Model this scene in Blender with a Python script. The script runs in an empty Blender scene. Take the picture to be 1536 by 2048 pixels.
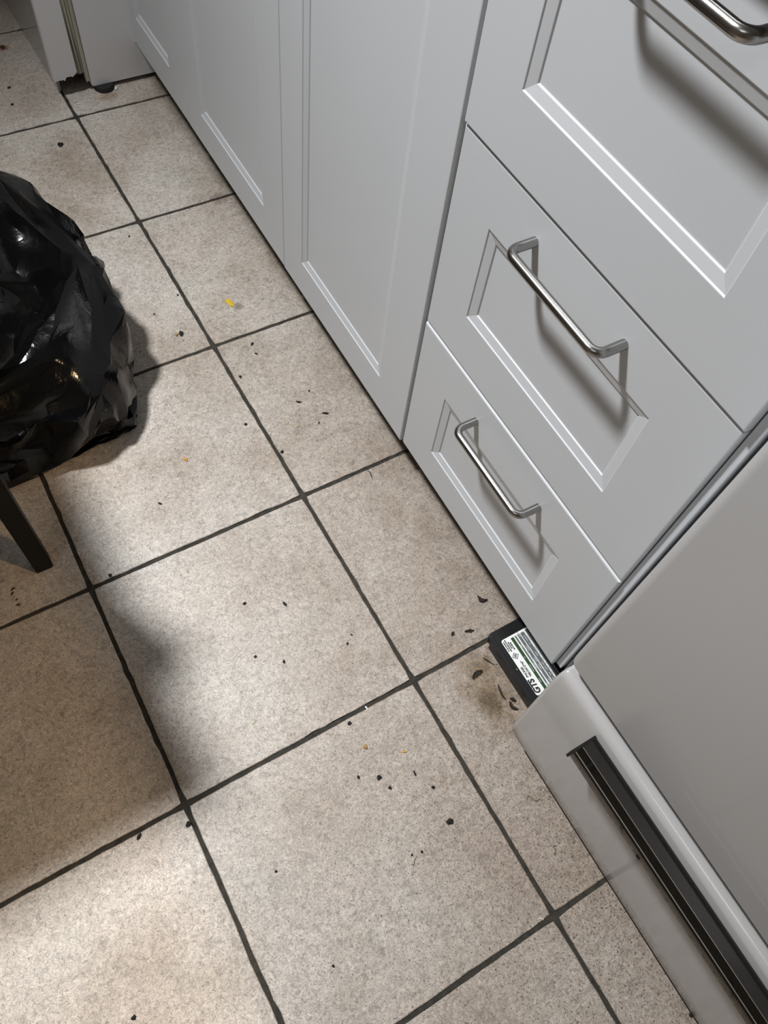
import bpy, bmesh, math, random
from mathutils import Vector, Matrix, noise

# ------------------------------------------------------------------ scene, camera, light
S = bpy.context.scene
C = S.collection
S.view_settings.view_transform = 'Standard'
S.view_settings.look = 'None'
S.view_settings.gamma = 1.0
S.view_settings.use_curve_mapping = False
S.view_settings.exposure = 0.0

cam_d = bpy.data.cameras.new('camera')
cam = bpy.data.objects.new('camera', cam_d); C.objects.link(cam)
R = ((0.86210955, -0.39597729, 0.31617891),
     (-0.49838025, -0.77535644, 0.38786533),
     (0.09156549, -0.49195974, -0.86578945))       # columns: right, down, forward
M = Matrix(((R[0][0], -R[0][1], -R[0][2], -0.29613421),
            (R[1][0], -R[1][1], -R[1][2], 0.11010634),
            (R[2][0], -R[2][1], -R[2][2], 1.08678269),
            (0, 0, 0, 1)))
cam.matrix_world = M
cam_d.sensor_fit = 'HORIZONTAL'; cam_d.sensor_width = 36
cam_d.lens = 1596.5458 / 1536 * 36
cam_d.clip_start = 0.02
S.camera = cam

world = bpy.data.worlds.new('world'); S.world = world
world.use_nodes = True
world.node_tree.nodes['Background'].inputs[0].default_value = (0.5, 0.52, 0.55, 1)
world.node_tree.nodes['Background'].inputs[1].default_value = 0.03

def lamp(name, kind, loc, energy, color, size=None, target=None, **kw):
    d = bpy.data.lights.new(name, kind); d.energy = energy; d.color = color
    if size is not None:
        if kind == 'AREA': d.shape = 'DISK'; d.size = size
        else: d.shadow_soft_size = size
    for k, v in kw.items(): setattr(d, k, v)
    o = bpy.data.objects.new(name, d); C.objects.link(o); o.location = loc
    if target:
        o.rotation_euler = (Vector(target) - Vector(loc)).to_track_quat('-Z', 'Y').to_euler()
    return o
# ceiling spotlight over the middle of the kitchen, and the warm lamp of the range hood
lamp('ceiling_lamp', 'AREA', (-0.66, 1.27, 2.36), 17.6, (0.985, 0.99, 1.0), 0.20, (-0.22, 0.42, 0), spread=math.radians(84))
lamp('hood_lamp', 'AREA', (0.37, -0.17, 1.505), 9.5, (1.0, 0.66, 0.34), 0.07, (-0.30, 0.2, 0))
lamp('room_glow', 'AREA', (-1.2, -0.2, 2.36), 6, (0.93, 0.96, 1.0), 0.9, (-0.4, 0.4, 0))

random.seed(7)

# ------------------------------------------------------------------ materials
def mat(name, col, rough=0.5, metal=0.0, spec=0.5, coat=0.0):
    m = bpy.data.materials.new(name); m.use_nodes = True
    b = m.node_tree.nodes['Principled BSDF']
    b.inputs['Base Color'].default_value = (*col, 1)
    b.inputs['Roughness'].default_value = rough
    b.inputs['Metallic'].default_value = metal
    b.inputs['Specular IOR Level'].default_value = spec
    b.inputs['Coat Weight'].default_value = coat
    return m

class NT:
    def __init__(s, m): s.t = m.node_tree; s.b = s.t.nodes['Principled BSDF']
    def n(s, typ, **kw):
        n = s.t.nodes.new(typ)
        for k, v in kw.items():
            if k in n.bl_rna.properties: setattr(n, k, v)
            else: n.inputs[k.replace('_', ' ')].default_value = v
        return n
    def l(s, a, b): s.t.links.new(a, b)
    def pos(s): return s.n('ShaderNodeNewGeometry').outputs['Position']
    def noise(s, vec, scale, detail=4, rough=0.55, dist=0.0):
        n = s.n('ShaderNodeTexNoise'); n.inputs['Scale'].default_value = scale
        n.inputs['Detail'].default_value = detail; n.inputs['Roughness'].default_value = rough
        n.inputs['Distortion'].default_value = dist; s.l(vec, n.inputs['Vector']); return n.outputs['Fac']
    def ramp(s, fac, stops):
        n = s.n('ShaderNodeValToRGB'); e = n.color_ramp.elements
        while len(e) < len(stops): e.new(0.5)
        for i, (p, c) in enumerate(stops):
            e[i].position = p; e[i].color = (*c, 1) if not isinstance(c, (int, float)) else (c, c, c, 1)
        s.l(fac, n.inputs[0]); return n.outputs[0]
    def mix(s, fac, a, b, mode='MIX'):
        n = s.n('ShaderNodeMix', data_type='RGBA', blend_type=mode)
        for sock, v in ((n.inputs[0], fac), (n.inputs[6], a), (n.inputs[7], b)):
            if isinstance(v, bpy.types.NodeSocket): s.l(v, sock)
            elif isinstance(v, (int, float)): sock.default_value = v
            else: sock.default_value = (*v, 1)
        return n.outputs[2]
    def math(s, op, a, b=0.0, c=0.0, clamp=False):
        n = s.n('ShaderNodeMath', operation=op, use_clamp=clamp)
        for i, v in enumerate((a, b, c)):
            if isinstance(v, bpy.types.NodeSocket): s.l(v, n.inputs[i])
            else: n.inputs[i].default_value = v
        return n.outputs[0]
    def bump(s, h, strength, dist):
        n = s.n('ShaderNodeBump'); n.inputs['Strength'].default_value = strength
        n.inputs['Distance'].default_value = dist; s.l(h, n.inputs['Height']); s.l(n.outputs[0], s.b.inputs['Normal'])
    def blob(s, x, y, rx, ry):          # soft round mask on the floor, 1 in its middle
        v = s.n('ShaderNodeVectorMath', operation='SUBTRACT'); s.l(s.P, v.inputs[0]); v.inputs[1].default_value = (x, y, 0)
        w = s.n('ShaderNodeVectorMath', operation='MULTIPLY'); s.l(v.outputs[0], w.inputs[0]); w.inputs[1].default_value = (1/rx, 1/ry, 0)
        g = s.n('ShaderNodeVectorMath', operation='LENGTH'); s.l(w.outputs[0], g.inputs[0])
        return s.math('SUBTRACT', 1.0, g.outputs['Value'], clamp=True)

# floor tiles: cloudy beige porcelain with fibrous grain, dirt specks and old food stains
m_tile = mat('beige_stone_tile', (0.5, 0.46, 0.4), 0.5)
t = NT(m_tile); P = t.P = t.pos()
cloud = t.noise(P, 5.5, 4, 0.6)
c = t.ramp(cloud, ((0.30, (0.365, 0.305, 0.25)), (0.47, (0.465, 0.415, 0.36)), (0.62, (0.535, 0.50, 0.45)), (0.78, (0.49, 0.44, 0.395))))
tint = t.noise(P, 11, 3, 0.5)
c = t.mix(t.math('MULTIPLY', t.ramp(tint, ((0.5, 0), (0.72, 1))), 0.35), c, (0.50, 0.405, 0.355))
c = t.mix(t.math('MULTIPLY', t.ramp(t.noise(P, 8, 3, 0.5, 0.3), ((0.55, 0), (0.72, 1))), 0.30), c, (0.42, 0.415, 0.36))
# fine dark grit and brown grime, thicker towards the stove
grime = t.noise(P, 24, 5, 0.7)
c = t.mix(t.math('MULTIPLY', t.math('MULTIPLY', t.math('POWER', t.blob(0.26, 0.10, 0.62, 1.15), 0.7), t.ramp(grime, ((0.3, 0.45), (0.7, 1)))), 1.0), c, (0.205, 0.15, 0.108))
def stain(x, y, rx, ry, col, k, scale=60, soft=0.35):
    global c
    n = t.noise(P, scale, 5, 0.8)
    msk = t.math('ADD', t.blob(x, y, rx, ry), t.math('MULTIPLY', t.math('SUBTRACT', n, 0.5), 1.7))
    c = t.mix(t.math('MULTIPLY', t.ramp(msk, ((0.28, 0), (0.28 + soft, 1))), k), c, col)
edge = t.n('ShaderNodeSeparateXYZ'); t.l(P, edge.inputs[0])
c = t.mix(t.math('MULTIPLY', t.ramp(t.math('ADD', edge.outputs[0], t.math('MULTIPLY', grime, 0.02)), ((0.185, 0), (0.210, 1))), 0.75), c, (0.10, 0.075, 0.05))  # dark band beyond the door bottoms: their shadow painted in, plus brown grime
stain(0.085, 0.275, 0.070, 0.11, (0.17, 0.11, 0.05), 0.75, 60, 0.6)
stain(0.082, 0.262, 0.030, 0.035, (0.07, 0.042, 0.012), 0.8, 110, 0.5)
stain(0.095, 0.315, 0.040, 0.025, (0.15, 0.095, 0.04), 0.6, 110, 0.5)
stain(0.080, 1.086, 0.016, 0.014, (0.16, 0.13, 0.08), 0.7, 150)
stain(0.105, 1.17, 0.045, 0.025, (0.30, 0.25, 0.19), 0.45, 80, 0.6)
stain(0.165, 1.36, 0.030, 0.030, (0.22, 0.16, 0.13), 0.6, 80)
stain(0.085, 1.745, 0.045, 0.024, (0.27, 0.16, 0.085), 0.6, 90, 0.5)
stain(-0.061, 1.988, 0.02, 0.02, (0.22, 0.09, 0.03), 0.8, 80)
stain(-0.175, 1.06, 0.06, 0.06, (0.30, 0.26, 0.22), 0.4, 60)
stain(-0.005, 0.10, 0.08, 0.09, (0.31, 0.25, 0.21), 0.4, 60)
grain = t.noise(P, 260, 4, 0.80, 1.5)
c = t.mix(1.0, c, t.ramp(grain, ((0.33, 0.36), (0.44, 0.77), (0.54, 1.04), (0.67, 1.34))), 'MULTIPLY')
grain2 = t.noise(P, 90, 5, 0.78, 1.0)
c = t.mix(0.8, c, t.ramp(grain2, ((0.31, 0.54), (0.5, 1.0), (0.71, 1.20))), 'MULTIPLY')
dirty = t.math('MULTIPLY', t.blob(0.10, 0.0, 0.60, 0.80), 0.10)
speck = t.math('ADD', t.noise(P, 330, 2, 0.65), dirty)
c = t.mix(t.ramp(speck, ((0.685, 0), (0.735, 0.85))), c, (0.05, 0.036, 0.022))
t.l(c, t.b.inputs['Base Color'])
t.l(t.ramp(cloud, ((0.3, 0.42), (0.7, 0.52))), t.b.inputs['Roughness'])
t.bump(t.math('ADD', grain, t.math('MULTIPLY', grain2, 0.8)), 0.45, 0.0006)

m_grout = mat('dark_dirty_grout', (0.05, 0.046, 0.036), 0.9)
t = NT(m_grout); P = t.pos()
t.l(t.ramp(t.noise(P, 90, 5, 0.7), ((0.3, (0.012, 0.011, 0.008)), (0.7, (0.048, 0.042, 0.032)))), t.b.inputs['Base Color'])
t.bump(t.noise(P, 400, 3), 0.6, 0.001)

def paint(name, col, rough, bumpk=0.05, scale=900, spec=0.5, coat=0.0):
    m = mat(name, col, rough, spec=spec, coat=coat); t = NT(m); P = t.pos()
    v = t.noise(P, 6, 3)
    t.l(t.mix(v, tuple(x*0.97 for x in col), tuple(min(1, x*1.02) for x in col)), t.b.inputs['Base Color'])
    t.bump(t.noise(P, scale, 2), bumpk, 0.0004)
    return m
m_white = paint('matte_white_foil', (0.535, 0.555, 0.575), 0.42)
m_carc = paint('white_carcass_board', (0.62, 0.63, 0.64), 0.5)
m_filler = paint('pale_grey_filler', (0.60, 0.63, 0.67), 0.5)
m_mould = paint('dark_grey_moulding', (0.30, 0.31, 0.31), 0.55)
m_enamel = paint('white_enamel', (0.42, 0.415, 0.412), 0.15, 0.06, 260, spec=0.75)
m_enamel_d = paint('white_enamel_door', (0.42, 0.42, 0.422), 0.34, 0.05, 400, coat=0.08)
m_wallpaint = paint('grey_white_paint', (0.68, 0.68, 0.69), 0.45, 0.12, 300)
m_gloss = paint('glossy_grey_paint', (0.30, 0.30, 0.305), 0.14, 0.04, 200)
m_room = paint('room_wall_paint', (0.62, 0.60, 0.56), 0.8)
m_counter = paint('dark_worktop', (0.12, 0.11, 0.10), 0.35)
m_black = mat('black_lacquer', (0.006, 0.0055, 0.005), 0.5, spec=0.2)
m_rubber = mat('black_rubber', (0.01, 0.01, 0.01), 0.7)
m_void = mat('dark_recess_board', (0.05, 0.042, 0.035), 0.8)
m_adapter = paint('black_textured_plastic', (0.006, 0.0065, 0.0075), 0.42, 0.25, 1500, spec=0.3)
m_labelw = mat('white_label_paper', (0.80, 0.82, 0.80), 0.3)
m_ink = mat('black_ink', (0.015, 0.015, 0.015), 0.5)
m_inkg = mat('grey_ink', (0.12, 0.13, 0.135), 0.4)
m_inkl = mat('light_grey_ink', (0.42, 0.44, 0.44), 0.4)
m_green = mat('dark_green_ink', (0.03, 0.065, 0.025), 0.4)
m_yellowish = mat('yellow_lamp_dot', (0.25, 0.25, 0.06), 0.4)

m_steel = mat('brushed_steel', (0.34, 0.335, 0.325), 0.24, 1.0)
t = NT(m_steel); P = t.pos()
t.bump(t.noise(P, 700, 3), 0.12, 0.0003)
m_chrome = mat('smoky_chrome', (0.13, 0.125, 0.12), 0.05, 1.0)
m_chrome_e = mat('bright_chrome_edge', (0.7, 0.7, 0.7), 0.12, 1.0)

m_bag = mat('black_bin_liner', (0.002, 0.0022, 0.0024), 0.12, spec=0.32, coat=0.0)
t = NT(m_bag); P = t.pos()
v = t.n('ShaderNodeTexVoronoi', feature='F1', distance='EUCLIDEAN'); v.inputs['Scale'].default_value = 42
mp = t.n('ShaderNodeMapping'); mp.inputs['Scale'].default_value = (1.3, 1, 0.6); t.l(P, mp.inputs[0]); t.l(mp.outputs[0], v.inputs['Vector'])
crinkle = t.math('ADD', v.outputs['Distance'], t.math('MULTIPLY', t.noise(P, 55, 4, 0.6, 1.5), 1.2))
t.bump(crinkle, 0.12, 0.003)
t.l(t.ramp(t.noise(P, 20, 3), ((0.35, 0.07), (0.7, 0.17))), t.b.inputs['Roughness'])

m_wood = mat('aged_raw_wood_edge', (0.35, 0.33, 0.22), 0.7)
t = NT(m_wood); P = t.pos()
mp = t.n('ShaderNodeMapping'); mp.inputs['Scale'].default_value = (260, 260, 6); t.l(P, mp.inputs[0])
t.l(t.ramp(t.noise(mp.outputs[0], 1, 4), ((0.3, (0.09, 0.08, 0.055)), (0.5, (0.34, 0.33, 0.26)), (0.75, (0.50, 0.49, 0.42)))), t.b.inputs['Base Color'])

# ------------------------------------------------------------------ helpers
def link(name, me, m, parent=None):
    o = bpy.data.objects.new(name, me); C.objects.link(o)
    if m: me.materials.append(m)
    if parent: o.parent = parent
    return o
def from_bm(name, bm, m, parent=None, smooth=False, recalc=True):
    if recalc: bmesh.ops.recalc_face_normals(bm, faces=bm.faces)
    me = bpy.data.meshes.new(name); bm.to_mesh(me); bm.free()
    if smooth:
        for p in me.polygons: p.use_smooth = True
    return link(name, me, m, parent)
def box(name, a, b, m, parent=None, bev=0.0, seg=2):
    bm = bmesh.new(); bmesh.ops.create_cube(bm, size=1)
    for v in bm.verts:
        v.co = Vector([(a[i]+b[i])/2 + v.co[i]*(b[i]-a[i]) for i in range(3)])
    if bev: bmesh.ops.bevel(bm, geom=bm.edges[:], offset=bev, segments=seg, affect='EDGES', profile=0.5)
    return from_bm(name, bm, m, parent)
def prism(name, pts, z0, z1, m, parent=None, bev=0.0, seg=2):
    bm = bmesh.new()
    lo = [bm.verts.new((x, y, z0)) for x, y in pts]; hi = [bm.verts.new((x, y, z1)) for x, y in pts]
    bm.faces.new(lo); top = bm.faces.new(hi); n = len(pts)
    for i in range(n): bm.faces.new((lo[i], lo[(i+1) % n], hi[(i+1) % n], hi[i]))
    if bev: bmesh.ops.bevel(bm, geom=list(top.edges), offset=bev, segments=seg, affect='EDGES', profile=0.5)
    return from_bm(name, bm, m, parent)
def extrude_y(name, prof, y0, y1, m, parent=None, smooth=False, mats=None):
    """closed profile of (x, z) swept along y"""
    bm = bmesh.new()
    A = [bm.verts.new((x, y0, z)) for x, z in prof]; B = [bm.verts.new((x, y1, z)) for x, z in prof]
    n = len(prof)
    for i in range(n): bm.faces.new((A[i], A[(i+1) % n], B[(i+1) % n], B[i]))
    bm.faces.new(A); bm.faces.new(B)
    o = from_bm(name, bm, m, parent)
    if smooth:
        for p in o.data.polygons: p.use_smooth = len(p.vertices) == 4
        o.data.set_sharp_from_angle(angle=math.radians(40))
    return o
def tube(name, path, r, m, parent=None, seg=16, caps=True):
    """round tube (radius r or list of radii) along the path points"""
    bm = bmesh.new(); rings = []; P = [Vector(p) for p in path]; prev = None
    for i, p in enumerate(P):
        d = (P[min(i+1, len(P)-1)] - P[max(i-1, 0)]).normalized()
        if prev is None:
            u = d.orthogonal().normalized()
        else:
            u = (prev - d*prev.dot(d)).normalized()
        prev = u; w = d.cross(u); rr = r[i] if isinstance(r, (list, tuple)) else r
        rings.append([bm.verts.new(p + (u*math.cos(2*math.pi*k/seg) + w*math.sin(2*math.pi*k/seg))*rr) for k in range(seg)])
    for a, b in zip(rings, rings[1:]):
        for k in range(seg): bm.faces.new((a[k], a[(k+1) % seg], b[(k+1) % seg], b[k]))
    if caps: bm.faces.new(rings[0]); bm.faces.new(rings[-1])
    o = from_bm(name, bm, m, parent, smooth=True)
    o.data.set_sharp_from_angle(angle=math.radians(50))
    return o
def empty(name, loc=(0, 0, 0), rz=0.0):
    o = bpy.data.objects.new(name, None); C.objects.link(o); o.location = loc; o.rotation_euler = (0, 0, rz)
    o.empty_display_size = 0.05
    return o
def tag(o, label, cat, group=None, kind=None):
    o['label'] = label; o['category'] = cat
    if group: o['group'] = group
    if kind: o['kind'] = kind
    return o
def structure(o, label=None, cat=None):
    o['kind'] = 'structure'
    if label: o['label'] = label
    if cat: o['category'] = cat
    return o

# ------------------------------------------------------------------ room shell
floor = box('floor', (-2.4, -1.6, -0.06), (0.80, 2.9, -0.0022), m_grout)
structure(floor, 'beige stone-look tile floor with dark dirty grout lines', 'floor')
xs = [-2.38, -2.04, -1.70, -1.36, -1.021, -0.681, -0.3405, 0.0015, 0.3415, 0.68]
ys = [-1.36, -1.02, -0.68, -0.34, 0.0, 0.3415, 0.6805, 1.019, 1.3615, 1.7025, 2.04, 2.38, 2.72]
G = 0.0029
def tile(x0, x1, y0, y1):
    rnd = random.Random(int(x0*1000)*7919 + int(y0*1000))
    near = x0 > -1.1 and y0 > -0.7
    n = 22 if near else 1
    cor = [(x0+G, y0+G), (x1-G, y0+G), (x1-G, y1-G), (x0+G, y1-G)]
    outer = []
    for k in range(4):
        a, b = Vector(cor[k]), Vector(cor[(k+1) % 4])
        d = (b-a).normalized(); nin = Vector((-d.y, d.x))
        for i in range(n):
            p = a.lerp(b, i/n)
            if near:
                p = p + nin*rnd.uniform(-0.0004, 0.0007)
                if rnd.random() < 0.05: p = p + nin*0.0012
                if i == 0: p = Vector(cor[k]) + (nin + d)*0.0014
            outer.append(p)
    cx, cy = (x0+x1)/2, (y0+y1)/2
    bm = bmesh.new(); dz = rnd.uniform(-0.0002, 0.0003)
    lo = [bm.verts.new((p.x, p.y, -0.012)) for p in outer]
    mi = [bm.verts.new((p.x, p.y, dz-0.0009)) for p in outer]
    def ins(p, k):
        return (p.x + (0.0011*k if p.x < cx else -0.0011*k)*(abs(p.x-cx) > 0.166), p.y + (0.0011*k if p.y < cy else -0.0011*k)*(abs(p.y-cy) > 0.166), dz)
    hi = [bm.verts.new(ins(p, 1)) for p in outer]
    N = len(outer)
    for i in range(N):
        j = (i+1) % N
        bm.faces.new((lo[i], lo[j], mi[j], mi[i])); bm.faces.new((mi[i], mi[j], hi[j], hi[i]))
    bm.faces.new(hi)
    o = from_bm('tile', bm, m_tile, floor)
for i in range(len(xs)-1):
    for j in range(len(ys)-1):
        if xs[i] < -1.5 and (ys[j] > 2.3 or ys[j] < -1.1): continue
        tile(xs[i], xs[i+1], ys[j], ys[j+1])

structure(box('wall_right', (0.80, -1.6, 0), (0.90, 2.9, 2.4), m_room), 'kitchen wall behind the cabinets', 'wall')
structure(box('wall_left', (-2.5, -1.6, 0), (-2.4, 2.9, 2.4), m_room), 'kitchen wall opposite the cabinets', 'wall')
structure(box('wall_front', (-2.4, -1.7, 0), (0.80, -1.6, 2.4), m_room), 'kitchen wall behind the viewer', 'wall')
structure(box('wall_back', (-2.4, 2.9, 0), (0.80, 3.0, 2.4), m_room), 'kitchen wall at the far end', 'wall')
structure(box('ceiling', (-2.4, -1.6, 2.4), (0.80, 2.9, 2.5), m_room), 'plain kitchen ceiling', 'ceiling')

# partition end beyond the cabinets: glossy side, chipped front strip, raw board edges, grey-white panel
YP = 1.772
part = empty('trim_1', (0.03, YP, 0))
structure(part, 'worn grey-white partition end with chipped foot and raw board edges, beyond the last cabinet', 'partition')
part_inv = Matrix.Translation(-Vector((0.03, YP, 0)))
def P_(o): o.parent = part; o.matrix_parent_inverse = part_inv; return o
rnd = random.Random(5)
def upright(name, pts, y0, y1, m):
    """outline in (x, z) extruded along y"""
    bm = bmesh.new()
    A = [bm.verts.new((x, y0, z)) for x, z in pts]; B = [bm.verts.new((x, y1, z)) for x, z in pts]; n = len(pts)
    bm.faces.new(A); bm.faces.new(B)
    for i in range(n): bm.faces.new((A[i], A[(i+1) % n], B[(i+1) % n], B[i]))
    return P_(from_bm(name, bm, m))
jag = []
for i in range(15):
    f = i/14; jag.append((-0.0105 + 0.0490*f, 0.036 + 0.004*(f > 0.45) + 0.007*max(0, f-0.8)/0.2 + rnd.uniform(-0.0018, 0.0018)))
o = upright('front_strip', [(-0.0105, 2.39)] + jag + [(0.0385, 2.39)], YP, YP+0.018, m_wallpaint); o['label'] = 'grey-white front strip with a chipped torn lower end'
for k, (a, b, zb, dy, nm) in enumerate(((0.0393, 0.0465, 0.040, 0.003, 0), (0.0472, 0.0540, 0.036, 0.006, 0), (0.0547, 0.0612, 0.018, 0.004, 0))):
    o = upright('wood_edge', [(a, 2.39), (a, zb+rnd.uniform(0, .004)), ((a+b)/2, zb+rnd.uniform(0, .004)), (b, zb+rnd.uniform(0, .004)), (b, 2.39)], YP+dy, YP+0.02, m_wood)
    if k == 0: o['label'] = 'yellowish raw board edge'
o = upright('panel', [(0.0625, 2.39), (0.0625, 0.013), (0.066, 0.010), (0.225, 0.010), (0.225, 0.076), (0.1710, 0.076), (0.1710, 2.39)], YP, YP+0.016, m_wallpaint)
o['label'] = 'grey-white panel standing just clear of the floor'
o = P_(box('side_panel', (-0.004, YP+0.022, 0.001), (0.002, 2.89, 2.39), m_gloss)); o['label'] = 'glossy grey side that mirrors the floor'
P_(box('void_backing', (0.013, YP+0.10, 0.001), (0.225, YP+0.11, 0.6), m_void))  # added dark backing, its colour stands in for shade in the hollow
bm = bmesh.new(); bmesh.ops.create_cone(bm, cap_ends=True, segments=28, radius1=0.021, radius2=0.019, depth=0.009)
bmesh.ops.translate(bm, verts=bm.verts, vec=(0.088, YP+0.003, 0.0046))
o = P_(from_bm('rubber_foot', bm, m_rubber)); o['label'] = 'round black rubber foot under the panel'

# ------------------------------------------------------------------ kitchen cabinets
XC, YC, RZ = 0.16063, 0.68, -0.011756
TOP = 0.882
def ringset(bm, rects):
    loops = []
    for (y0, y1, z0, z1, x) in rects:
        loops.append([bm.verts.new((x, y0, z0)), bm.verts.new((x, y1, z0)), bm.verts.new((x, y1, z1)), bm.verts.new((x, y0, z1))])
    for a, b in zip(loops, loops[1:]):
        for k in range(4): bm.faces.new((a[k], a[(k+1) % 4], b[(k+1) % 4], b[k]))
    bm.faces.new(loops[0]); bm.faces.new(loops[-1])
def front(name, parent, y0, y1, z0, z1, gy0, gy1, gz0, gz1, off=0.0):
    """cabinet front with a routed frame groove; world y is turned into cabinet-local y"""
    y0 -= YC; y1 -= YC; gy0 -= YC; gy1 -= YC
    rects = []
    for ins, x in ((0, 0.019), (0, 0.0022), (0.0003, 0.0012), (0.0009, 0.0004), (0.0020, 0.0)):
        rects.append((y0+ins, y1-ins, z0+ins, z1-ins, x+off))
    for ins, x in ((-0.0004, 0), (0.0002, 0.00025), (0.0007, 0.0009), (0.0012, 0.00145), (0.0020, 0.0016), (0.0114, 0.0037), (0.0119, 0.0040), (0.0124, 0.0048), (0.0130, 0.0053), (0.0138, 0.0054)):
        rects.append((gy0+ins, gy1-ins, gz0+ins, gz1-ins, x+off))
    bm = bmesh.new(); ringset(bm, rects)
    return from_bm(name, bm, m_white, parent)
def bar_handle(parent, yc, z, span=0.1365, off=0.0):
    pts = []; r = 0.0050; d = 0.0315; br = 0.011; h = span/2
    yc -= YC
    pts.append((0.0005+off, yc-h, z)); pts.append((-(d-br)*0.5+off, yc-h, z))
    for k in range(7):
        a = math.pi/2*k/6; pts.append((-(d-br) - br*math.sin(a)+off, yc-h+br*(1-math.cos(a)), z))
    for k in range(7):
        a = math.pi/2*k/6; pts.append((-(d-br) - br*math.cos(a)+off, yc+h-br*(1-math.sin(a)), z))
    pts.append((-(d-br)*0.5+off, yc+h, z)); pts.append((0.0005+off, yc+h, z))
    o = tube('handle', pts, r, m_steel, parent, 20); o['label'] = 'brushed steel bow handle'
    return o

def cab_root(name): return empty(name, (XC, YC, 0), RZ)
def carcass(root, y0, y1, x0=0.0195):
    y0 -= YC; y1 -= YC
    box('side_board', (x0, y0, 0.08), (0.56, y0+0.016, TOP), m_carc, root)
    box('side_board', (x0, y1-0.016, 0.08), (0.56, y1, TOP), m_carc, root)
    box('base_board', (x0, y0+0.016, 0.08), (0.56, y1-0.016, 0.096), m_carc, root)
    box('top_rail', (x0, y0+0.016, TOP-0.016), (0.56, y1-0.016, TOP), m_carc, root)
    box('back_board', (0.54, y0+0.016, 0.096), (0.56, y1-0.016, TOP-0.016), m_carc, root)
    for yy in (y0+0.05, y1-0.05):
        for xx in (0.10, 0.50):
            bm = bmesh.new(); bmesh.ops.create_cone(bm, cap_ends=True, segments=12, radius1=0.022, radius2=0.016, depth=0.08)
            bmesh.ops.translate(bm, verts=bm.verts, vec=(xx, yy, 0.0402)); from_bm('leg', bm, m_rubber, root)

D = cab_root('drawer_cabinet')
tag(D, 'white three-drawer base cabinet with steel handles, beside the stove', 'cabinet')
carcass(D, 0.2565, 0.6575)
for (z0, z1, gz0, gz1, hz, off, lb) in ((0.0800, 0.3435, 0.1430, 0.2665, 0.3000, -0.0010, 'lowest drawer front'),
                                         (0.3462, 0.6150, 0.4185, 0.5435, 0.5815, 0.0, 'middle drawer front'),
                                         (0.6180, 0.8790, 0.6905, 0.8150, 0.8500, -0.0026, 'top drawer front')):
    f = front('drawer_front', D, 0.2550, 0.6565, z0, z1, 0.3285, 0.5880, gz0, gz1, off)
    f['label'] = lb
    bar_handle(f, 0.4540, hz, off=off)
# strip that closes the gap between the drawers and the stove
box('filler_strip', (0.0060, 0.2445-YC, 0.082), (0.030, 0.2538-YC, TOP), m_filler, D, 0.0008)
o = box('side_moulding', (0.0170, 0.2320-YC, 0.082), (0.032, 0.2443-YC, TOP), m_mould, D, 0.0008); o['label'] = 'darker grey moulding beside the stove'
box('side_moulding', (0.0100, 0.2395-YC, 0.082), (0.0168, 0.2412-YC, TOP), m_mould, D, 0.0006)

B = cab_root('double_cabinet')
tag(B, 'white base cabinet with two tall doors, next to the drawers', 'cabinet')
carcass(B, 0.6595, 1.4835)
f = front('door', B, 0.6600, 1.0648, 0.0790, 0.879, 0.7372, 0.9978, 0.1465, 0.815, -0.0035)
f = front('door', B, 1.0662, 1.4825, 0.0800, 0.879, 1.1440, 1.4097, 0.1470, 0.815, -0.0032)
E = cab_root('single_cabinet')
tag(E, 'narrow white one-door base cabinet at the far end of the row', 'cabinet')
carcass(E, 1.4855, 1.798, 0.0215)
f = front('door', E, 1.4842, 1.7960, 0.0810, 0.879, 1.5620, 1.7364, 0.1480, 0.815, -0.0032)
pl = box('plinth', (0.0, 0.2235-YC, 0.0), (0.012, 1.768-YC, 0.0785), m_void)
pl.location = (XC + 0.045, YC, 0); pl.rotation_euler = (0, 0, RZ)
tag(pl, 'dark recessed plinth board along the foot of the cabinet row', 'plinth')
ct = box('worktop', (-0.022, 0.2340-YC, TOP+0.0005), (0.60, 1.768-YC, TOP+0.038), m_counter, None, 0.004)
ct.location = (XC, YC, 0); ct.rotation_euler = (0, 0, RZ)
tag(ct, 'dark worktop over the row of white cabinets', 'worktop')

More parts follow.
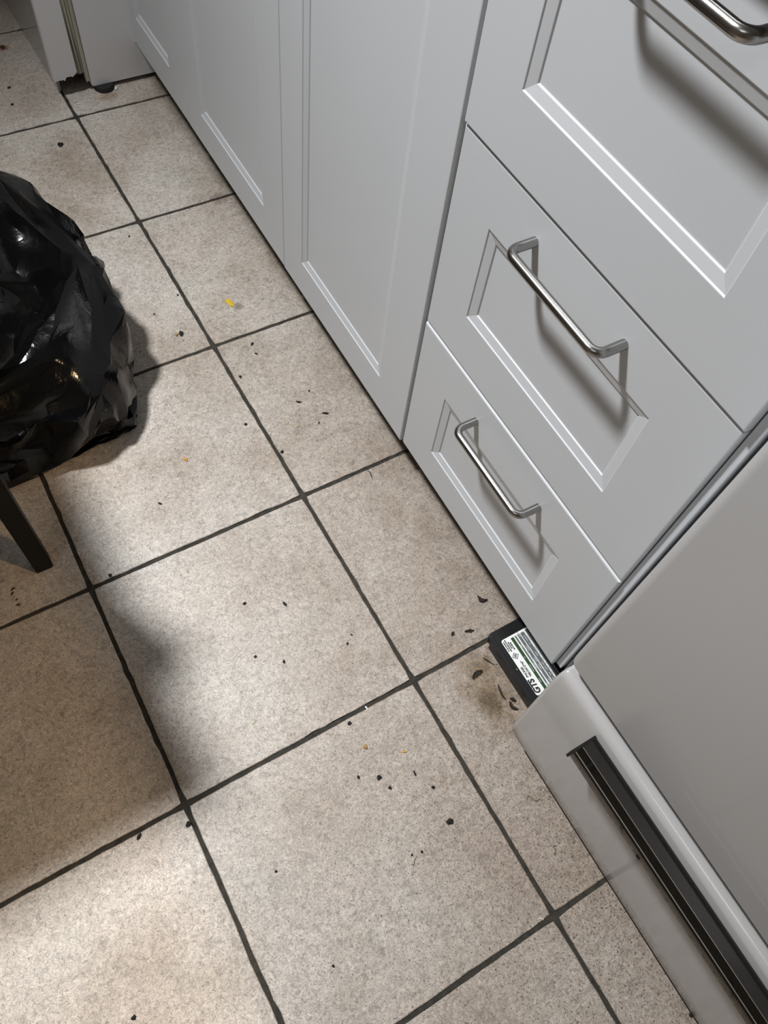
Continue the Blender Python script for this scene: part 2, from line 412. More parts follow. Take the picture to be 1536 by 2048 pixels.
# ------------------------------------------------------------------ stove
YS0, YS1 = -0.54, 0.2190
st = empty('stove', (0.08, (YS0+YS1)/2, 0))
tag(st, 'white enamel freestanding stove with a storage drawer, right of the cabinets', 'stove')
sinv = Matrix.Translation(-st.location)
def SP(o): o.parent = st; o.matrix_parent_inverse = sinv; return o
def rounded_slab(name, prof, y0, y1, rnd_y, m, z_round=None):
    """slab whose front profile (x,z) is swept along y with its two ends rounded back"""
    bm = bmesh.new(); sections = []
    K = 6
    ysec = [(y0 + rnd_y*(1-math.cos(math.pi/2*k/K)), rnd_y*(1-math.sin(math.pi/2*k/K))) for k in range(K+1)]
    ysec += [(y1 - rnd_y*(1-math.cos(math.pi/2*k/K)), rnd_y*(1-math.sin(math.pi/2*k/K))) for k in range(K, -1, -1)]
    zc = (min(p[1] for p in prof)+max(p[1] for p in prof))/2
    zr = z_round if z_round is not None else rnd_y*0.6
    xb = max(p[0] for p in prof)
    for yy, s in ysec:
        f = s/rnd_y if rnd_y else 0
        ring = []
        for x, z in prof:
            xx = min(x + s, xb)
            k = min(1, abs(z-zc)/(0.5*(max(p[1] for p in prof)-min(p[1] for p in prof))))
            zz = z - (1 if z > zc else -1)*zr*f*f*max(0, (k-0.8)/0.2)
            ring.append(bm.verts.new((xx, yy, zz)))
        sections.append(ring)
    n = len(prof)
    for a, b in zip(sections, sections[1:]):
        for i in range(n): bm.faces.new((a[i], a[(i+1) % n], b[(i+1) % n], b[i]))
    bm.faces.new(sections[0]); bm.faces.new(sections[-1])
    bmesh.ops.remove_doubles(bm, verts=bm.verts, dist=1e-6)
    o = from_bm(name, bm, m, None, smooth=True)
    o.data.set_sharp_from_angle(angle=math.radians(45))
    return o
def arc(cx, cz, r, a0, a1, n):
    return [(cx + r*math.cos(math.radians(a0+(a1-a0)*k/n)), cz + r*math.sin(math.radians(a0+(a1-a0)*k/n))) for k in range(n+1)]
# storage drawer: rounded top lip, flat face, lower edge curving back to the floor
prof = [(0.112, 0.2565), (0.098, 0.2563)] + arc(0.0925, 0.2440, 0.0120, 78, 165, 9) + [(0.0785, 0.232), (0.0775, 0.20), (0.0775, 0.049), (0.0776, 0.046), (0.0779, 0.0435)] \
     + [(0.0808, 0.014), (0.0825, 0.0105), (0.090, 0.009), (0.112, 0.009)]
dr = SP(rounded_slab('storage_drawer', prof, YS0, YS1, 0.006, m_enamel, 0.016)); dr['label'] = 'glossy white storage drawer front with a rounded lip'
SP(box('toe_gap_shade', (0.0838, YS0+0.01, 0.0004), (0.100, YS1-0.035, 0.0022), m_rubber))  # added black strip, stands in for the shaded gap under the drawer
# smoked chrome rail handle
prof = [(0.0812, 0.2372), (0.0775, 0.2372), (0.0770, 0.2366), (0.0612, 0.2358), (0.0604, 0.2352), (0.0520, 0.2335), (0.0495, 0.2315), (0.0480, 0.2285), (0.0480, 0.2220), (0.0500, 0.2200), (0.0560, 0.2200), (0.0812, 0.2270)]
hd = extrude_y('handle', prof, YS0+0.078, 0.1405, m_chrome, dr)
hd['label'] = 'smoky chrome rail handle with bevelled faces'
def cap(y0, y1):
    pp = [(0.0815, 0.2385), (0.0470, 0.2345), (0.0460, 0.2190), (0.0560, 0.2180), (0.0815, 0.2250)]
    o = extrude_y('end_cap', pp, y0, y1, m_black, dr)
    o['label'] = 'black plastic end cap of the rail handle'
    return o
cap(0.1407, 0.1440); cap(YS0+0.0747, YS0+0.0779)
for (x, z) in ((0.0608, 0.2358), (0.0519, 0.2337)):
    ln = extrude_y('chrome_bead', [(x-0.0005, z-0.0004), (x+0.0005, z-0.0003), (x+0.0004, z+0.0003), (x-0.0004, z+0.0002)], YS0+0.079, 0.1403, m_chrome_e, dr)
# oven door
prof = [(0.120, 0.2740), (0.094, 0.2740)] + [(0.0915, 0.2743), (0.0890, 0.2755), (0.0875, 0.2775), (0.0870, 0.280)] + [(0.0870, 0.80)] + [(0.0875, 0.803), (0.090, 0.806), (0.120, 0.806)]
dd = SP(rounded_slab('oven_door', prof, YS0, YS1+0.0025, 0.011, m_enamel_d, 0.012)); dd['label'] = 'plain white oven door'
SP(box('body', (0.1215, YS0+0.002, 0.05), (0.72, YS1-0.001, 0.905), m_carc, None, 0.002))
SP(box('control_panel', (0.088, YS0, 0.8100), (0.121, YS1, 0.905), m_enamel_d, None, 0.004))
SP(box('hob', (0.086, YS0, 0.9055), (0.72, YS1, 0.925), m_black, None, 0.004))
o = SP(tube('door_handle', [(0.0865, YS1-0.09, 0.77), (0.045, YS1-0.09, 0.77), (0.040, YS1-0.10, 0.77), (0.040, YS0+0.10, 0.77), (0.045, YS0+0.09, 0.77), (0.0865, YS0+0.09, 0.77)], 0.009, m_steel))
for k in range(4):
    bm = bmesh.new(); bmesh.ops.create_cone(bm, cap_ends=True, segments=20, radius1=0.021, radius2=0.017, depth=0.025)
    bmesh.ops.rotate(bm, verts=bm.verts, cent=(0, 0, 0), matrix=Matrix.Rotation(-math.pi/2, 3, 'Y'))
    bmesh.ops.translate(bm, verts=bm.verts, vec=(0.0752, -0.42+0.17*k, 0.86)); SP(from_bm('control_knob', bm, m_black))
for xx in (0.20, 0.66):
    for yy in (YS0+0.05, YS1-0.05):
        bm = bmesh.new(); bmesh.ops.create_cone(bm, cap_ends=True, segments=14, radius1=0.017, radius2=0.012, depth=0.0505)
        bmesh.ops.translate(bm, verts=bm.verts, vec=(xx+0.02, yy-0.03 if yy > 0 else yy, 0.0253)); SP(from_bm('foot', bm, m_rubber))

# range hood above the stove (out of view, carries the warm lamp)
# ------------------------------------------------------------------ black adapter box under the cabinet
ad = empty('adapter_box', (0.152, 0.265, 0))
tag(ad, 'black plastic adapter box with a white and green label, half under the drawers', 'adapter')
ainv = Matrix.Translation(-ad.location)
def AP(o): o.parent = ad; o.matrix_parent_inverse = ainv; return o
def rrect(x0, x1, y0, y1, r, n=5):
    pts = []
    for cx, cy, a0 in ((x1-r, y1-r, 0), (x0+r, y1-r, 90), (x0+r, y0+r, 180), (x1-r, y0+r, 270)):
        pts += [(cx + r*math.cos(math.radians(a0+90*k/n)), cy + r*math.sin(math.radians(a0+90*k/n))) for k in range(n+1)]
    return pts
AP(prism('lower_shell', rrect(0.1225, 0.183, 0.195, 0.3335, 0.004), 0.0003, 0.0165, m_adapter))
AP(prism('upper_shell', rrect(0.1205, 0.185, 0.193, 0.3420, 0.006), 0.0167, 0.0300, m_adapter, None, 0.0028, 3))
AP(prism('cover_rim', rrect(0.1265, 0.1835, 0.196, 0.3370, 0.004), 0.0300, 0.0308, m_adapter, None, 0.0005, 1))
lb = AP(prism('label_sheet', rrect(0.1322, 0.1795, 0.2345, 0.3250, 0.0035), 0.03085, 0.03105, m_labelw))
lb['label'] = 'white label with green stripe and GTS lettering'
def quads(name, rects, z, m, label=None):
    bm = bmesh.new()
    for (x0, x1, y0, y1) in rects:
        g = bmesh.ops.create_cube(bm, size=1)['verts']
        for v in g: v.co = Vector(((x0+x1)/2+v.co.x*(x1-x0), (y0+y1)/2+v.co.y*(y1-y0), z+v.co.z*0.0001))
    o = from_bm(name, bm, m); o.parent = lb
    if label: o['label'] = label
    return o
ZT = 0.03112
quads('green_stripe', [(0.1470, 0.1519, 0.2365, 0.3215)], ZT, m_green, 'dark green stripe')
rr = random.Random(3); bars = []; darks = []; greys = []
greys = [(0.1538, 0.1564, 0.238, 0.3215), (0.1584, 0.1626, 0.238, 0.3215), (0.1638, 0.1700, 0.2365, 0.3215), (0.1725, 0.1790, 0.2360, 0.3225)]
quads('grey_band', greys, ZT, m_inkg, 'grey table rows')
for x in (0.1543, 0.1573, 0.1602, 0.1633, 0.1665, 0.1705):
    y = 0.240
    while y < 0.318:
        w = rr.uniform(0.003, 0.010)
        if rr.random() < 0.6: bars.append((x, x+0.0012, y, y+w))
        y += w + rr.uniform(0.001, 0.004)
quads('small_print', bars, ZT+0.0001, m_inkl, 'rows of tiny print')
blk = []
for x, y0, y1 in ((0.1345, 0.3060, 0.3215), (0.1375, 0.3045, 0.3215), (0.1405, 0.3080, 0.3190), (0.1432, 0.3050, 0.3160)):
    y = y0
    while y < y1:
        w = rr.uniform(0.0012, 0.0026); blk.append((x-0.0010, x+0.0010, y, y+w)); y += w+0.0005
quads('block_print', blk, ZT, m_ink, 'block of tiny black print')
quads('stripe_print', [(0.1486, 0.1495, 0.2480, 0.2545), (0.1486, 0.1495, 0.2650, 0.2770), (0.1486, 0.1495, 0.2870, 0.2900)], ZT+0.0001, m_inkl)
def text(name, s, x, y, size, m, sx=1.0, shear=0.0, weight=0.0, label=None):
    cu = bpy.data.curves.new(name, 'FONT'); cu.body = s; cu.size = size; cu.shear = shear; cu.offset = weight; cu.extrude = 0.00005
    tmp = bpy.data.objects.new('tmp', cu); C.objects.link(tmp)
    dg = bpy.context.evaluated_depsgraph_get(); me = bpy.data.meshes.new_from_object(tmp.evaluated_get(dg))
    bpy.data.objects.remove(tmp)
    # reading direction +y, tops of the letters towards -x
    me.transform(Matrix.Translation((x, y, ZT+0.0001)) @ Matrix.Rotation(math.pi/2, 4, 'Z') @ Matrix.Diagonal((sx, 1, 1, 1)))
    me.materials.clear()
    o = link(name, me, m); o.parent = lb
    if label: o['label'] = label
    return o
text('logo_lettering', 'GTS', 0.1412, 0.2365, 0.0120, m_ink, 1.0, 0.2, 0.0006, 'bold black GTS lettering')
text('phone_word', 'PHONE:', 0.1378, 0.2620, 0.0046, m_ink, 1.05, 0.3, 0.00018, 'small PHONE: lettering')
text('phone_number', '800.547.2847', 0.1428, 0.2610, 0.0046, m_ink, 1.0, 0.3, 0.00018, 'small phone number')
# diamond mark
bm = bmesh.new()
cx, cy, a = 0.1385, 0.2965, 0.0048
for (p, q) in (((cx-a, cy), (cx, cy+a)), ((cx, cy+a), (cx+a, cy)), ((cx+a, cy), (cx, cy-a)), ((cx, cy-a), (cx-a, cy)), ((cx-0.0022, cy+0.0003), (cx+0.0022, cy+0.0003)), ((cx-0.0002, cy-0.0022), (cx-0.0002, cy+0.0022)), ((cx-.002, cy-.0012), (cx+.001, cy-.0017)), ((cx-.001, cy+.0019), (cx+.0018, cy+.0013))):
    p = Vector((*p, ZT)); q = Vector((*q, ZT)); d = (q-p).normalized(); nn = Vector((-d.y, d.x, 0))*0.0004
    vs = [bm.verts.new(w + Vector((0, 0, dz))) for dz in (0, 0.0001) for w in (p-nn-d*.0003, q-nn+d*.0003, q+nn+d*.0003, p+nn-d*.0003)]
    for fc in ((0, 1, 2, 3), (4, 5, 6, 7), (0, 1, 5, 4), (1, 2, 6, 5), (2, 3, 7, 6), (3, 0, 4, 7)): bm.faces.new([vs[i] for i in fc])
dm = from_bm('diamond_mark', bm, m_ink); dm.parent = lb; dm['label'] = 'small black diamond mark'
AP(box('indicator_dot', (0.1283, 0.2785, 0.0305), (0.1298, 0.2805, 0.0311), m_yellowish))

# ------------------------------------------------------------------ side table whose black leg shows at the left
tb = empty('side_table', (-0.3865, 0.7485, 0))
tag(tb, 'black table of which one square leg stands on the tiles by the bag', 'table')
tinv = Matrix.Translation(-tb.location)
def TP(o): o.parent = tb; o.matrix_parent_inverse = tinv; return o
for (lx, ly, nm) in ((-0.3865, 0.7485, 'leg'), (-0.95, 0.7485, 'leg'), (-0.3865, 1.62, 'leg'), (-0.95, 1.62, 'leg')):
    bm = bmesh.new(); bmesh.ops.create_cube(bm, size=1)
    for v in bm.verts:
        top = v.co.z > 0; s = 0.0275 if top else 0.0245
        v.co = Vector((lx + v.co.x*s, ly + v.co.y*s, 0.7165 if top else 0.0003))
    bmesh.ops.bevel(bm, geom=bm.edges[:], offset=0.0015, segments=2, affect='EDGES')
    TP(from_bm('leg', bm, m_black))
TP(box('apron', (-0.94, 0.742, 0.65), (-0.40, 0.757, 0.7165), m_black)); TP(box('apron', (-0.94, 1.612, 0.65), (-0.40, 1.627, 0.7165), m_black))
TP(box('table_top', (-1.02, 0.62, 0.717), (-0.405, 1.70, 0.742), m_black, None, 0.004))

# ------------------------------------------------------------------ black bin bag
BAGC = (-0.354, 1.128)
NF = 42
BAGL = [(-0.37,1.12,0.10,0.12,1.3,1.6,0.9), (-0.245,1.02,0.085,0.085,1.0,1.35,1.0), (-0.185,1.10,0.155,0.050,1.0,0.7,0.8), (-0.225,1.20,0.15,0.06,0.9,0.8,0.9), (-0.28,1.27,0.12,0.11,1.1,0.95,1.1), (-0.47,1.25,0.11,0.11,1,1,1.1), (-0.44,1.0,0.09,0.10,1,1,1.0), (-0.36,1.20,0.20,0.075,1.1,1.2,0.9)]
def build_bag():
    """bin liner draped by a short cloth run over a lumpy load, then kept as plain mesh"""
    cx, cy = BAGC
    seg, rows = 150, 110
    bm = bmesh.new(); rings = []
    rr = random.Random(11)
    for j in range(rows+1):
        s = j/rows
        if s < 0.22:   f = s/0.22; rad = math.sin(f*math.pi/2)**0.8*0.98; z = 0.004
        elif s < 0.70: f = (s-0.22)/0.48; rad = 0.98+0.14*math.sin(math.pi*f*0.9); z = 0.004 + 0.33*f
        else:          f = (s-0.70)/0.30; rad = (0.98+0.14*math.sin(math.pi*0.9))*(1-0.93*f)+0.0; z = 0.334 + 0.15*f
        ring = []
        for k in range(seg):
            a = 2*math.pi*k/seg
            pleat = 1 + (0.035*math.sin(a*9+1.3) + 0.03*math.sin(a*17+0.4) + 0.025*noise.noise(Vector((math.cos(a)*4, math.sin(a)*4, s*2))))*min(1, s*3)
            tw = 0.35*s
            ring.append(bm.verts.new((cx + 0.235*rad*pleat*math.cos(a+tw), cy + 0.258*rad*pleat*math.sin(a+tw), z + 0.004*noise.noise(Vector((math.cos(a)*3, math.sin(a)*3, s*7))) + 0.004)))
        rings.append(ring)
    for a, b in zip(rings, rings[1:]):
        for k in range(seg): bm.faces.new((a[k], a[(k+1) % seg], b[(k+1) % seg], b[k]))
    bmesh.ops.remove_doubles(bm, verts=bm.verts, dist=1e-5)
    o = from_bm('bin_bag', bm, m_bag, smooth=False)
    # the load
    lb_ = bmesh.new()
    lumps = BAGL
    cols = []
    for (x, y, z, r, sx, sy, sz) in lumps:
        b2 = bmesh.new(); bmesh.ops.create_icosphere(b2, subdivisions=3, radius=r)
        for v in b2.verts: v.co = Vector((x+v.co.x*sx, y+v.co.y*sy, max(0.010, z+v.co.z*sz)))
        c_ = from_bm('load', b2, None); cols.append(c_)
    fl = box('tmp_floor', (-2, -1, -0.1), (1, 3, 0.0), None); cols.append(fl)
    for c_ in cols:
        md = c_.modifiers.new('c', 'COLLISION'); c_.collision.thickness_outer = 0.003; c_.collision.cloth_friction = 12
    md = o.modifiers.new('cloth', 'CLOTH'); st_ = md.settings
    st_.quality = 6; st_.mass = 0.12; st_.air_damping = 1.5
    st_.tension_stiffness = 30; st_.compression_stiffness = 30; st_.shear_stiffness = 12; st_.bending_stiffness = 0.04
    st_.tension_damping = 8; st_.compression_damping = 8; st_.bending_damping = 0.3
    md.collision_settings.distance_min = 0.004; md.collision_settings.collision_quality = 2
    md.collision_settings.use_self_collision = False
    S.frame_start = 1; S.frame_end = NF
    for f in range(1, NF+1): S.frame_set(f)
    dg = bpy.context.evaluated_depsgraph_get()
    me = bpy.data.meshes.new_from_object(o.evaluated_get(dg))
    o.modifiers.clear(); old = o.data; o.data = me; bpy.data.meshes.remove(old); me.name = 'bin_bag'
    for v in me.vertices: v.co.z = max(v.co.z, 0.0012)
    for c_ in cols:
        d_ = c_.data; bpy.data.objects.remove(c_); bpy.data.meshes.remove(d_)
    S.frame_set(1); S.frame_start = 1; S.frame_end = 1
    dm_ = o.modifiers.new('facets', 'DECIMATE'); dm_.ratio = 0.20
    me2 = bpy.data.meshes.new_from_object(o.evaluated_get(bpy.context.evaluated_depsgraph_get()))
    o.modifiers.clear(); o.data = me2; bpy.data.meshes.remove(me); me2.name = 'bin_bag'
    for p in me2.polygons: p.use_smooth = True
    me2.set_sharp_from_angle(angle=math.radians(22))
    return o
bag = build_bag()
tag(bag, 'crumpled shiny black plastic bin bag slumped on the tiles at the left', 'bag')

# ------------------------------------------------------------------ crumbs and bits on the floor
def pm(name, col, rough=0.6): return mat(name, col, rough)
K = dict(black=pm('charred_crumb', (0.005, 0.004, 0.003), 0.8), brown=pm('brown_crumb', (0.05, 0.028, 0.012)), tan=pm('tan_crumb', (0.35, 0.20, 0.07)),
         yellow=pm('yellow_flake', (0.62, 0.42, 0.02)), pale=pm('pale_chip', (0.34, 0.30, 0.22), 0.4), leaf=pm('dried_leaf', (0.018, 0.009, 0.005), 0.8),
         olive=pm('olive_leaf', (0.016, 0.015, 0.008), 0.8), green=pm('green_thread', (0.05, 0.07, 0.03)), white=pm('white_crumb', (0.8, 0.8, 0.78)), orange=pm('orange_crumb', (0.55, 0.27, 0.04)), thread=pm('brown_thread', (0.09, 0.06, 0.035)))
def crumb(name, x, y, L, W, rot, col, label, cat='crumb', group=None, H=None, z=0.0004, seed=0):
    rr = random.Random(int(x*9973)+int(y*7919)+seed); H = H or min(L, W)*0.6
    bm = bmesh.new(); bmesh.ops.create_icosphere(bm, subdivisions=2, radius=0.5)
    cr, sr = math.cos(rot), math.sin(rot)
    for v in bm.verts:
        k = 1 + 0.9*noise.noise(Vector((v.co.x*3+x*40, v.co.y*3+y*40, v.co.z*3)))
        a, b, c_ = v.co.x*L*k, v.co.y*W*k, (v.co.z+0.5)*H*(0.8+0.2*k)
        v.co = Vector((a*cr-b*sr, a*sr+b*cr, max(0, c_)))
    o = from_bm(name, bm, K[col]); o.location = (x, y, z)
    tag(o, label, cat, group); return o
def strand(name, pts, r, col, label, cat, group=None):
    P3 = [Vector(p) for p in pts]; out = []
    for i in range(len(P3)-1):
        p0 = P3[max(i-1, 0)]; p1 = P3[i]; p2 = P3[i+1]; p3 = P3[min(i+2, len(P3)-1)]
        for k in range(5):
            s = k/5
            out.append(0.5*((2*p1)+(p2-p0)*s+(2*p0-5*p1+4*p2-p3)*s*s+(3*p1-p0-3*p2+p3)*s**3))
    out.append(P3[-1]); n = len(out)
    c0 = out[0].copy(); c0.z = 0
    zm = min(p.z for p in out)
    out = [p - c0 + Vector((0, 0, r*0.35+0.0004-zm)) for p in out]
    rad = [r*(0.35+0.65*math.sin(math.pi*min(max(i/(n-1), .08), .92))) for i in range(n)]
    o = tube(name, out, rad, K[col], None, 7); o.location = c0
    tag(o, label, cat, group); return o

crumb('yellow_flake', 0.068, 1.101, 0.019, 0.010, 1.9, 'yellow', 'bright yellow flake of food below the middle white door', 'food scrap', H=0.002)
crumb('round_crumb', -0.038, 1.068, 0.0080, 0.0085, 0, 'black', 'round black crumb with a tan bit beside it, right of the bag')
crumb('tan_crumb', -0.0455, 1.0700, 0.0060, 0.0050, 0, 'tan', 'small tan crumb touching the round black crumb by the bag')
crumb('orange_crumb', -0.134, 0.824, 0.0050, 0.0070, 0.4, 'orange', 'tiny orange crumb on the tile between the bag and the drawers')
crumb('round_crumb', -0.057, 1.628, 0.0115, 0.0090, 0.3, 'black', 'round black crumb on the far tile beyond the bag')
crumb('seed', 0.078, 0.847, 0.0090, 0.0032, 2.45, 'black', 'slim black seed nearer the grout on the tile before the drawers', 'seed')
crumb('seed', 0.108, 0.806, 0.0100, 0.0040, 2.55, 'black', 'slim black seed nearer the door on the tile before the drawers', 'seed')
crumb('pale_chip', 0.040, 0.820, 0.0090, 0.0075, 0.5, 'pale', 'flat pale brown chip, left of a pair before the drawers', 'food scrap', H=0.0012)
crumb('pale_chip', 0.053, 0.805, 0.0100, 0.0080, 0.1, 'pale', 'flat pale brown chip, right of a pair before the drawers', 'food scrap', H=0.0012)
crumb('pale_chip', -0.219, 0.396, 0.0060, 0.0060, 0.5, 'pale', 'pale chip on the brightest tile in the middle', 'food scrap', H=0.0010)
crumb('grain', -0.076, 0.340, 0.0024, 0.0050, 0.2, 'white', 'white grain lying in the grout line near the centre', 'crumb', z=-0.0015, H=0.0018)
crumb('round_crumb', -0.054, 0.158, 0.0072, 0.0075, 0, 'black', 'largest round black crumb, alone on the lower centre tile')
crumb('long_crumb', -0.063, 0.232, 0.0024, 0.0085, -0.1, 'black', 'upright stick-shaped black crumb on the lower centre tile')
crumb('paper_bit', 0.108, YP-0.012, 0.0075, 0.0060, 0.5, 'white', 'torn white bit lying by the rubber foot of the panel', 'scrap', H=0.004)
crumb('grain', 0.018, 1.742, 0.0070, 0.0016, -0.6, 'white', 'thin white sliver on the far tile before the partition', 'scrap', H=0.0012)
crumb('rust_crumb', -0.061, 1.988, 0.010, 0.012, 0.5, 'brown', 'rusty brown smudge of food on the farthest tile', 'food scrap', H=0.001)
gl = 'black crumbs in a loose cluster on the lower centre tile'
for x, y, L, W, r_, lb_ in ((-0.131, 0.264, .0032, .0046, 0, 'small black crumb at the left end of the cluster on the lower centre tile'), (-0.107, 0.251, .0062, .0052, .4, 'biggest angular black crumb of the cluster on the lower centre tile'),
        (-0.101, 0.232, .0036, .0050, .2, 'teardrop black crumb at the bottom of the cluster on the lower centre tile'), (-0.051, 0.205, .0044, .0042, 0, 'small round black crumb right of the cluster, below the stick-shaped one'), (-0.107, 0.332, .0056, .0042, 0, 'oval black crumb just below the grout line of the bright middle tile')):
    crumb('dark_crumb', x, y, L, W, r_, 'black', lb_, group=gl)
crumb('orange_crumb', -0.061, 0.263, 0.0070, 0.0024, -0.5, 'orange', 'slim orange-brown crumb just above the black cluster on the lower centre tile')
crumb('pale_crumb', -0.104, 0.294, 0.0045, 0.0060, 0.6, 'tan', 'tan crumb close to the grout, above the black cluster')
gl = 'black crumbs on the bright middle tile'
for x, y, L, W, r_, lb_ in ((-0.157, 0.557, .0050, .0036, .2, 'flat-topped black crumb, upper left one on the bright middle tile'), (-0.106, 0.529, .0036, .0074, .1, 'longest black crumb, upper right one on the bright middle tile'),
        (-0.178, 0.477, .0036, .0036, 0, 'round black speck left of the centre of the bright middle tile'), (-0.146, 0.452, .0030, .0052, -.4, 'slanted black crumb at the centre of the bright middle tile'),
        (-0.055, 0.433, .0036, .0034, 0, 'black speck near the right grout line of the bright middle tile'), (-0.043, .442, .0026, .0026, 0, 'tiniest black speck at the right grout line of the bright middle tile')):
    crumb('dark_crumb', x, y, L, W, r_, 'black', lb_, group=gl)
gl = 'brown-black crumbs beside the table leg'
for x, y, L, W, r_, lb_ in ((-0.435, 0.729, .0060, .0030, .3, 'topmost brown-black crumb of four below the black table leg'), (-0.438, 0.723, .0066, .0024, .7, 'thin brown-black sliver, second of four crumbs below the table leg'),
        (-0.436, 0.711, .0032, .0026, .6, 'smallest brown-black crumb, third of four below the table leg'), (-0.436, 0.702, .0046, .0042, 0, 'lowest brown-black crumb of four below the table leg')):
    crumb('dark_crumb', x, y, L, W, r_, 'brown', lb_, group=gl)
gl = 'black specks on the tiles along the doors'
for x, y, L, W, lb_ in ((0.063, 0.995, .0062, .0040, 'black speck just below the grout corner under the middle door'), (0.060, 0.972, .0030, .0055, 'narrow brown-black speck below the one at the grout corner'),
        (0.014, 0.938, .0045, .0045, 'round black speck near the long grout line before the doors'), (-0.020, 0.844, .0045, .0045, 'round black speck left of the long grout line, right of the bag'),
        (0.089, 0.794, .0040, .0026, 'tiny black speck below the two slim seeds'), (0.009, 0.769, .0055, .0048, 'black crumb at the long grout line above the crossing before the drawers'),
        (-.0075, 1.155, .0035, .0035, 'black speck at the grout line level with the yellow flake'), (-.03, 1.33, .0035, .0035, 'black speck below the grout crossing beyond the bag'),
        (-0.062, 1.13, .003, .003, 'black speck left of the long grout line, level with the bag flap'), (0.105, 0.86, .003, .003, 'faint black speck above the two slim seeds'),
        (-0.092, 1.845, .007, .004, 'upper oval black crumb on the farthest tile at the top left'), (-0.103, 1.788, .006, .004, 'lower oval black crumb on the farthest tile at the top left')):
    crumb('dark_crumb', x, y, L, W, 0.5, 'black', lb_, group=gl)
gl = 'dark crumbs near the lower grout lines'
for x, y, L, W, lb_ in ((-0.346, 0.318, .0075, .0055, 'black crumb stuck in the grout just below the lower left crossing'), (-0.405, 0.334, .0080, .0040, 'oblong dark crumb on the grout line left of the lower crossing'),
        (-0.309, 0.687, .0052, .0048, 'black crumb on the grout line right of the crossing by the table leg'), (-0.481, 0.158, .0055, .0050, 'black crumb at the bottom left of the lowest left tile'),
        (0.083, -0.168, .0060, .0040, 'black crumb on the tile at the bottom edge beside the stove'), (-0.200, 0.767, .0030, .0060, 'narrow black crumb on the tile right of the bag foot'),
        (-0.275, 0.215, .003, .003, 'tiny black speck near the left edge of the lower centre tile'), (-0.262, 0.09, .003, .003, 'tiny black speck lowest on the lower centre tile'),
        (-0.105, 0.145, .0035, .0025, 'right one of two tiny specks above the thin brown thread'), (-0.118, 0.148, .003, .002, 'left one of two tiny specks above the thin brown thread')):
    crumb('dark_crumb', x, y, L, W, 0.6, 'black', lb_, group=gl)
# dried leaf shreds on the stained tiles by the adapter box
def leaf(x, y, L, W, rot, curl, col, label):
    n = 8; bm = bmesh.new(); top = []; rr = random.Random(int(x*1e4+y*1e3))
    cr, sr = math.cos(rot), math.sin(rot)
    rows = []
    for i in range(n+1):
        s = i/n; w = W*0.5*math.sin(math.pi*min(max(s, .06), .96))**0.7*(1+rr.uniform(-.3, .3)); a = (s-0.5)*L; bend = curl*(s-0.5)**2*L*4
        row = []
        for k, (side, zz) in enumerate(((-1, 0.0022), (0, 0.0004), (1, 0.0019))):
            p = (a, bend + side*w); z = zz*W/0.005*(0.7+rr.uniform(-.1, .3)) + 0.0004
            q = (p[0]*cr-p[1]*sr, p[0]*sr+p[1]*cr)
            row.append((bm.verts.new((q[0], q[1], z)), bm.verts.new((q[0], q[1], z-0.0003))))
        rows.append(row)
    for a, b in zip(rows, rows[1:]):
        for k in range(2):
            bm.faces.new((a[k][0], a[k+1][0], b[k+1][0], b[k][0])); bm.faces.new((a[k][1], a[k+1][1], b[k+1][1], b[k][1]))
        bm.faces.new((a[0][0], a[0][1], b[0][1], b[0][0])); bm.faces.new((a[2][0], a[2][1], b[2][1], b[2][0]))
    for r_ in (rows[0], rows[-1]): bm.faces.new((r_[0][0], r_[1][0], r_[1][1], r_[0][1])); bm.faces.new((r_[1][0], r_[2][0], r_[2][1], r_[1][1]))
    o = from_bm('leaf_shred', bm, K[col]); o.location = (x, y, 0.0002); tag(o, label, 'leaf'); return o
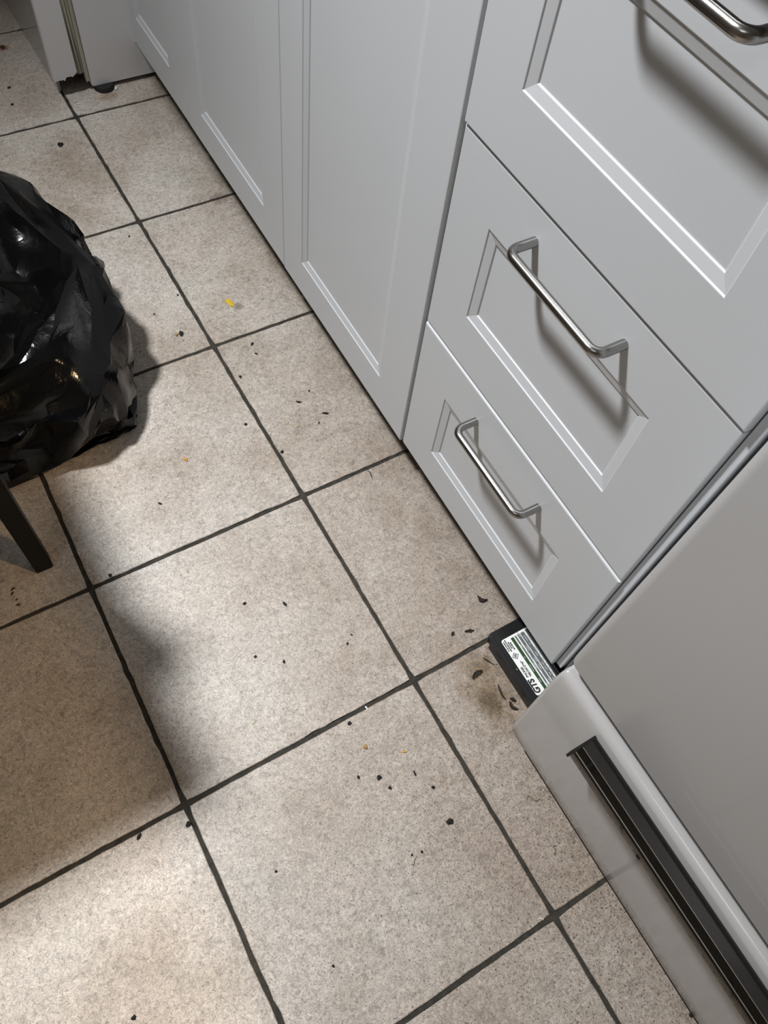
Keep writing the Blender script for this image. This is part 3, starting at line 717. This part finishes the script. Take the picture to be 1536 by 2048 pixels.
leaf(0.1545, 0.398, 0.016, 0.007, -0.9, 0.3, 'leaf', 'forked dark brown leaf shred nearest the lowest drawer')
leaf(0.112, 0.366, 0.014, 0.005, -0.35, 0.0, 'leaf', 'dark reddish leaf shred just before the grout above the adapter box')
leaf(0.088, 0.374, 0.008, 0.004, 0.6, 0.0, 'leaf', 'smaller brown leaf shred left of the reddish one')
leaf(0.086, 0.307, 0.019, 0.007, 0.15, -0.1, 'olive', 'olive black leaf shred left of the adapter box')
leaf(0.104, 0.2425, 0.016, 0.006, -1.35, 0.2, 'leaf', 'dark leaf shred by the lower corner of the stove')
leaf(0.111, 0.2505, 0.010, 0.005, -0.9, 0.0, 'leaf', 'small brown leaf shred between the stove and the adapter box')
strand('curved_stem', [(0.1045, 0.279, 0), (0.1025, 0.272, 0), (0.1010, 0.263, 0), (0.1020, 0.256, 0)], 0.0016, 'olive', 'curved black stem beside the adapter box', 'stem')
strand('curved_stem', [(0.1075, 0.3225, 0), (0.1110, 0.315, 0), (0.1155, 0.306, 0)], 0.0010, 'leaf', 'thin dark stem at the front edge of the adapter box', 'stem')
strand('thread', [(0.116, 0.676, 0), (0.1165, 0.668, 0.001), (0.114, 0.658, 0)], 0.0008, 'olive', 'short black fibre near the grout under the drawers', 'thread')
strand('thread', [(0.0500, 0.1290, 0), (0.0555, 0.1330, 0), (0.0600, 0.1230, 0), (0.0660, 0.1225, 0), (0.0670, 0.1160, 0)], 0.00045, 'green', 'wiry green thread on the tile beside the stove', 'thread')
strand('thread', [(0.0430, 0.0560, 0), (0.0470, 0.0600, 0), (0.0480, 0.0660, 0), (0.0520, 0.0640, 0)], 0.00060, 'thread', 'branched brown thread lower down beside the stove', 'thread')
strand('thread', [(-0.1250, 0.1330, 0), (-0.1185, 0.1400, 0), (-0.1130, 0.1440, 0)], 0.00040, 'thread', 'hair-thin brown thread on the lower centre tile', 'thread')
strand('thread', [(-0.0200, 0.0080, 0), (-0.0150, 0.0065, 0), (-0.0130, 0.0030, 0)], 0.00045, 'white', 'tiny white fibre on the tile at the lower right', 'thread')
